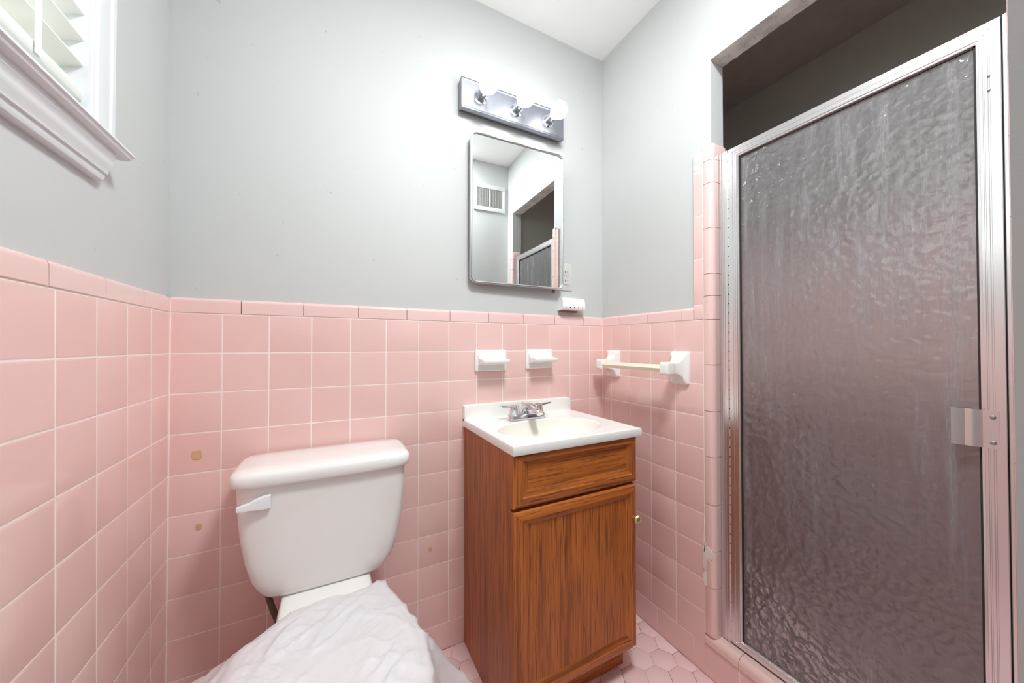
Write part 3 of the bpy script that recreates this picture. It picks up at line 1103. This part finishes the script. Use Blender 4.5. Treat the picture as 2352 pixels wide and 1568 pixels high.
bs.loft([[(x, CY0, z) for x, z in pts], [(x, -.0165, z) for x, z in pts], [(x, -.0195, z) for x, z in ins(.0012)], [(x, -.0205, z) for x, z in ins(.0035)]])
bs.build('backsplash', 'marble', sk, smooth=40)
MB().lathe([(.021, 0), (.021, .002), (.016, .003), (.008, .002), (0, .0035)], (ex, ey+.01, TZ-.1075), (0, 0, 1), 24).build('drain', 'chrome', sk)
for i in range(5):
    chp = MB()
    y = (-.045, -.13, -.215, -.262, -.338)[i]
    blob(chp, (VX0-.0001, y, .7938), (.003, .006, .009, .005, .007)[i], .0020, i*1.7, 14, .0008)
    chp.build('caulk_flake', 'glue', sk)['label'] = 'broken flake of caulk under the rim'

# ------------------------------------------------------------------ faucet
fa = thing('faucet', 'chrome two-handle bathroom faucet on the white sink top', 'faucet', (1.042, -.093, TZ))
fx, fy, fz = 1.042, -.093, TZ+.0012
b = MB()
def stad(hw, hr, z, n_=14):
    pts = []
    for s in (1, -1):
        for k in range(n_):
            a = (-PI/2 if s > 0 else PI/2) + PI*k/(n_-1)
            pts.append((fx+s*hw+hr*math.cos(a), fy+hr*math.sin(a), z))
    return pts
b.loft([stad(.051, .0285, fz), stad(.051, .0285, fz+.003), stad(.051, .0265, fz+.005), stad(.051, .0255, fz+.017), stad(.051, .0235, fz+.0195), stad(.051, .018, fz+.021)])
b.build('base', 'chrome', fa, smooth=35)
for s in (-1, 1):
    hx = fx+s*.051
    h_ = MB().lathe([(.0225, .018), (.0222, .021), (.0205, .023), (.0170, .044), (.0150, .0495), (.009, .052), (0, .0525)], (hx, fy, fz), (0, 0, 1), 28)
    ho = h_.build('handle', 'chrome', fa, smooth=40)
    lv = MB()
    rr_ = []
    for t, hw, th_, zz_ in ((0, .0105, .006, .0465), (.35, .0085, .005, .0485), (.7, .0075, .0042, .0505), (1, .0085, .0040, .052)):
        x = hx + s*(.006+.050*t)
        rr_.append([(x, fy-hw, fz+zz_-th_/2), (x, fy+hw, fz+zz_-th_/2), (x, fy+hw*.8, fz+zz_+th_/2), (x, fy-hw*.8, fz+zz_+th_/2)])
    lv.loft(rr_)
    lv.build('lever', 'chrome', ho, smooth=25)
sp = MB()
def spr(c, hw, hh, d):
    d = V(d).normalized()
    u = V((1, 0, 0))
    w_ = d.cross(u)
    return [V(c)+u*hw*math.cos(2*PI*k/20)+w_*hh*math.sin(2*PI*k/20) for k in range(20)]
sp.loft([spr((fx, fy+.012, fz+.016), .0205, .022, (0, -.2, 1)), spr((fx, fy+.010, fz+.032), .0185, .019, (0, -.35, 1)), spr((fx, fy-.004, fz+.046), .0165, .0145, (0, -.9, .7)), spr((fx, fy-.030, fz+.0505), .0155, .0105, (0, -1, .0)),
         spr((fx, fy-.062, fz+.045), .0145, .0095, (0, -1, -.25)), spr((fx, fy-.090, fz+.036), .0135, .009, (0, -1, -.4)), spr((fx, fy-.098, fz+.031), .0125, .008, (0, -1, -.8))])
sp.build('spout', 'chrome', fa, smooth=50)
MB().lathe([(.0022, .018), (.0022, .050), (.0055, .0515), (.006, .056), (.004, .0585), (0, .059)], (fx-.004, fy+.021, fz), (0, 0, 1), 16).build('lift_rod', 'chrome', fa)

# ------------------------------------------------------------------ toilet
to = thing('toilet', 'white porcelain two-piece toilet against the back wall', 'toilet', (.379, -.38, 0))
TX = .379
def sq(hx, y0, y1, z, e=.30, n_=56, cx=TX, bow=0.0):
    """rounded box section: superellipse in x and y"""
    cy, hy = (y0+y1)/2, abs(y1-y0)/2
    pts = []
    for k in range(n_):
        a = 2*PI*k/n_
        c, s = math.cos(a), math.sin(a)
        x = cx+hx*math.copysign(abs(c)**e, c)
        y = cy+hy*math.copysign(abs(s)**e, s)
        pts.append((x, y, z))
    return pts
tk = MB()
tk.loft([sq(.125, -.045, -.165, .4535, .4), sq(.1435, -.036, -.180, .4555, .4), sq(.1525, -.032, -.187, .466, .36), sq(.165, -.029, -.191, .487, .33), sq(.1735, -.027, -.194, .507, .31),
         sq(.186, -.025, -.198, .555, .29), sq(.1955, -.023, -.201, .62, .28), sq(.2005, -.022, -.203, .69, .27), sq(.2025, -.022, -.204, .752, .27)])
tk.build('tank', 'porcelain', to, smooth=50)
ld = MB()
ld.loft([sq(.205, -.018, -.207, .7515, .3), sq(.2125, -.014, -.2165, .7530, .3), sq(.2150, -.012, -.2195, .758, .3), sq(.2155, -.012, -.220, .768, .3), sq(.2140, -.013, -.2185, .779, .3), sq(.209, -.017, -.213, .7855, .31), sq(.199, -.026, -.203, .7895, .33), sq(.15, -.06, -.17, .7915, .4), sq(.02, -.105, -.125, .792, .6)])
ld.build('tank_lid', 'porcelain', to, smooth=50)
lv = MB()
lv.lathe([(.011, 0), (.011, .006), (.008, .009)], (.236, -.199, .7155), (0, -1, 0), 20)
rr_ = []
for t, hz, y0, th_ in ((0, .0175, -.209, .008), (.25, .0165, -.211, .009), (.5, .0125, -.213, .009), (.62, .0088, -.2155, .010), (.8, .0075, -.2185, .010), (1.0, .0055, -.2200, .007)):
    x = .2535 - .066*t
    z = .7145 - .004*t
    rr_.append([(x, y0+th_*.5, z-hz), (x, y0-th_*.5, z-hz*.85), (x, y0-th_*.62, z), (x, y0-th_*.5, z+hz*.85), (x, y0+th_*.5, z+hz)])
lv.loft(rr_)
lv.build('flush_lever', 'plastic', to, smooth=35)
bw = MB()
def egg(k, z, yb=-.235, yf=-.725, hw=.178, n_=56):
    pts = []
    for i in range(n_):
        a = 2*PI*i/n_
        cyy = -.46
        c, s = math.cos(a), math.sin(a)
        y = cyy + ((yb-cyy)*s if s > 0 else (cyy-yf)*s)*k
        x = TX + hw*k*(math.copysign(abs(c)**.92, c))
        pts.append((x, y, z))
    return pts
bw.loft([egg(.66, 0.0), egg(.66, .02), egg(.60, .06), egg(.58, .14), egg(.68, .22), egg(.86, .30), egg(.97, .355), egg(1.0, .385), egg(.99, .398), egg(.9, .4)])
# rear deck that carries the tank
bw.loft([sq(.085, -.09, -.30, .05, .5), sq(.088, -.075, -.31, .20, .5), sq(.100, -.055, -.32, .33, .45), sq(.110, -.045, -.32, .395, .4), sq(.111, -.04, -.31, .430, .35), sq(.104, -.045, -.205, .452, .35), sq(.098, -.05, -.18, .4545, .35)])
bw.build('bowl', 'porcelain', to, smooth=50)
se = MB()
se.loft([egg(1.02, .400), egg(1.05, .404), egg(1.06, .412), egg(1.05, .420), egg(1.03, .422)])
se.build('seat', 'plastic', to, smooth=50)
li = MB()
li.loft([egg(1.03, .4225), egg(1.06, .426), egg(1.06, .432), egg(1.03, .438), egg(.9, .441), egg(.1, .442)])
li.build('seat_lid', 'plastic', to, smooth=50)

hs = thing('supply_hose', 'brown flexible supply hose behind the toilet under the tank', 'hose', (.262, -.1, .38))
MB().tube([(.235, -.105, .462), (.236, -.105, .43), (.247, -.105, .385), (.262, -.1, .33), (.262, -.075, .26), (.24, -.03, .235), (.24, .0, .235)], .0075, 12).build('braided_hose', 'hose', hs, smooth=60)
MB().lathe([(.012, 0), (.012, .03), (.02, .031), (.02, .034)], (.24, -.036, .235), (0, 1, 0), 16).build('valve', 'chrome', hs)

# plastic film draped over the seat
bg = MB()
NR, NA = 90, 240
fn_ = lambda p, s: noise.noise(V(p)*s)
rows = []
for i in range(NR+1):
    t = i/NR*1.62
    row = []
    for j in range(NA+1):
        a = 2*PI*(j % NA)/NA
        c, s = math.cos(a), math.sin(a)
        cyy = -.46
        q = min(t, 1.0)
        yb, yf, hw = -.222, -.748, .193
        y = cyy + ((yb-cyy)*s if s > 0 else (cyy-yf)*s)*q
        x = TX + hw*q*math.copysign(abs(c)**.92, c)
        z = .4475
        over = max(0.0, t-1.0)
        nx_, ny_ = c, s
        back = max(0.0, s-.72)/.28                       # at the back the film ends short, lying on the deck
        drop = over*.40*(1-back)
        flare = over*(.075 + .055*math.sin(a*7+1.3) + .05*math.sin(a*13+.4) + .035*math.sin(a*23)) * (1-back)
        flare += over*.20*max(0, math.cos(a-2.75))**6         # left side stands out
        x += nx_*(.010*min(1, over*6) + flare)
        y += ny_*(.010*min(1, over*6) + flare)*(1-back)
        z -= drop*(1-.25*max(0, math.cos(a-2.85))**4*1.6)
        if t > .9 and t <= 1.06:
            z -= .006*((t-.9)/.16)
        z -= back*min(over, .3)*.02
        pf_ = math.exp(-((a-.95)/.27)**2)*max(0.0, min(1.0, (t-.80)/.2))
        x += nx_*.019*pf_
        y += ny_*.019*pf_
        z += .006*pf_*math.sin(min(1.0, max(0.0, (t-.8)/.35))*PI)
        # wrinkles: long sharp creases running from the front left to the back right, crossed by shorter ones
        al, ac = x*.74+y*.67, -x*.67+y*.74
        w1 = 1-abs(fn_((ac*1.0, al*.22, 3.1), 21))*2.3
        w2 = 1-abs(fn_((al*.9+ac*.3, ac*.35, 7.7), 25))*2.6
        w3 = 1-abs(fn_((ac*1.1+al*.2, al*.3, 5.5), 48))*2.4
        w_ = min(1, t*2)*(.0085*max(0, w1)**2 + .0055*max(0, w2)**2 + .0028*max(0, w3)**2)*(1-.55*max(0.0, min(1.0, (t-.72)/.2))*max(0.0, min(1.0, (1.35-t)/.2))) + .0009*fn_((x, y, z+9), 70)
        z += w_ if t < 1.05 else w_*.4
        x += nx_*w_*(1.2 if t > 1.0 else 0)
        y += ny_*w_*(1.2 if t > 1.0 else 0)*(1-back)
        row.append(V((x, y, z)))
    rows.append(row)
# puffed corner at the back right beside the tank
for row in rows:
    for v in row:
        d = math.hypot(v.x-.520, v.y+.214)
        if d < .06:
            k = (1-(d/.06)**2)**2
            v.z += .018*k*(1+.4*fn_((v.x, v.y, 1), 40))
            v.x += .010*k
            v.y += .020*k
bg.grid([[tuple(v) for v in r] for r in rows])
bag = bg.build('plastic_cover', 'bag', None, smooth=70, loc=(TX, -.46, .44))
tag(bag, 'wrinkled white plastic film draped over the closed toilet seat', 'plastic cover')

# ------------------------------------------------------------------ air vent (seen in the mirror)
av = thing('air_vent', 'white two-panel wall vent with dusty blades, seen in the mirror', 'vent', (1.358, YF, 2.175))
vx0, vx1, vz0, vz1 = 1.236, 1.482, 2.075, 2.270
vf = MB()
for a, b, c, d in ((vx0, vx1, vz0, vz0+.030), (vx0, vx1, vz1-.030, vz1), (vx0, vx0+.024, vz0+.03, vz1-.03), (vx1-.024, vx1, vz0+.03, vz1-.03), (1.354, 1.364, vz0+.03, vz1-.03)):
    vf.box(a, b, YF-.001, YF+.010, c, d, .002)
vf.build('frame', 'trim', av)
MB().box(vx0+.01, vx1-.01, YF-.0005, YF+.001, vz0+.01, vz1-.01).build('duct', 'duct', av, smooth=0)
for x0_, x1_ in ((vx0+.026, 1.353), (1.365, vx1-.026)):
    bl_ = MB()
    k = 0
    x = x0_+.003
    while x < x1_-.002:
        bl_.box(x-.0009, x+.0009, YF+.001, YF+.008, vz0+.03, vz1-.03)
        x += .0068
    bl_.build('blades', 'outlet', av, smooth=0)
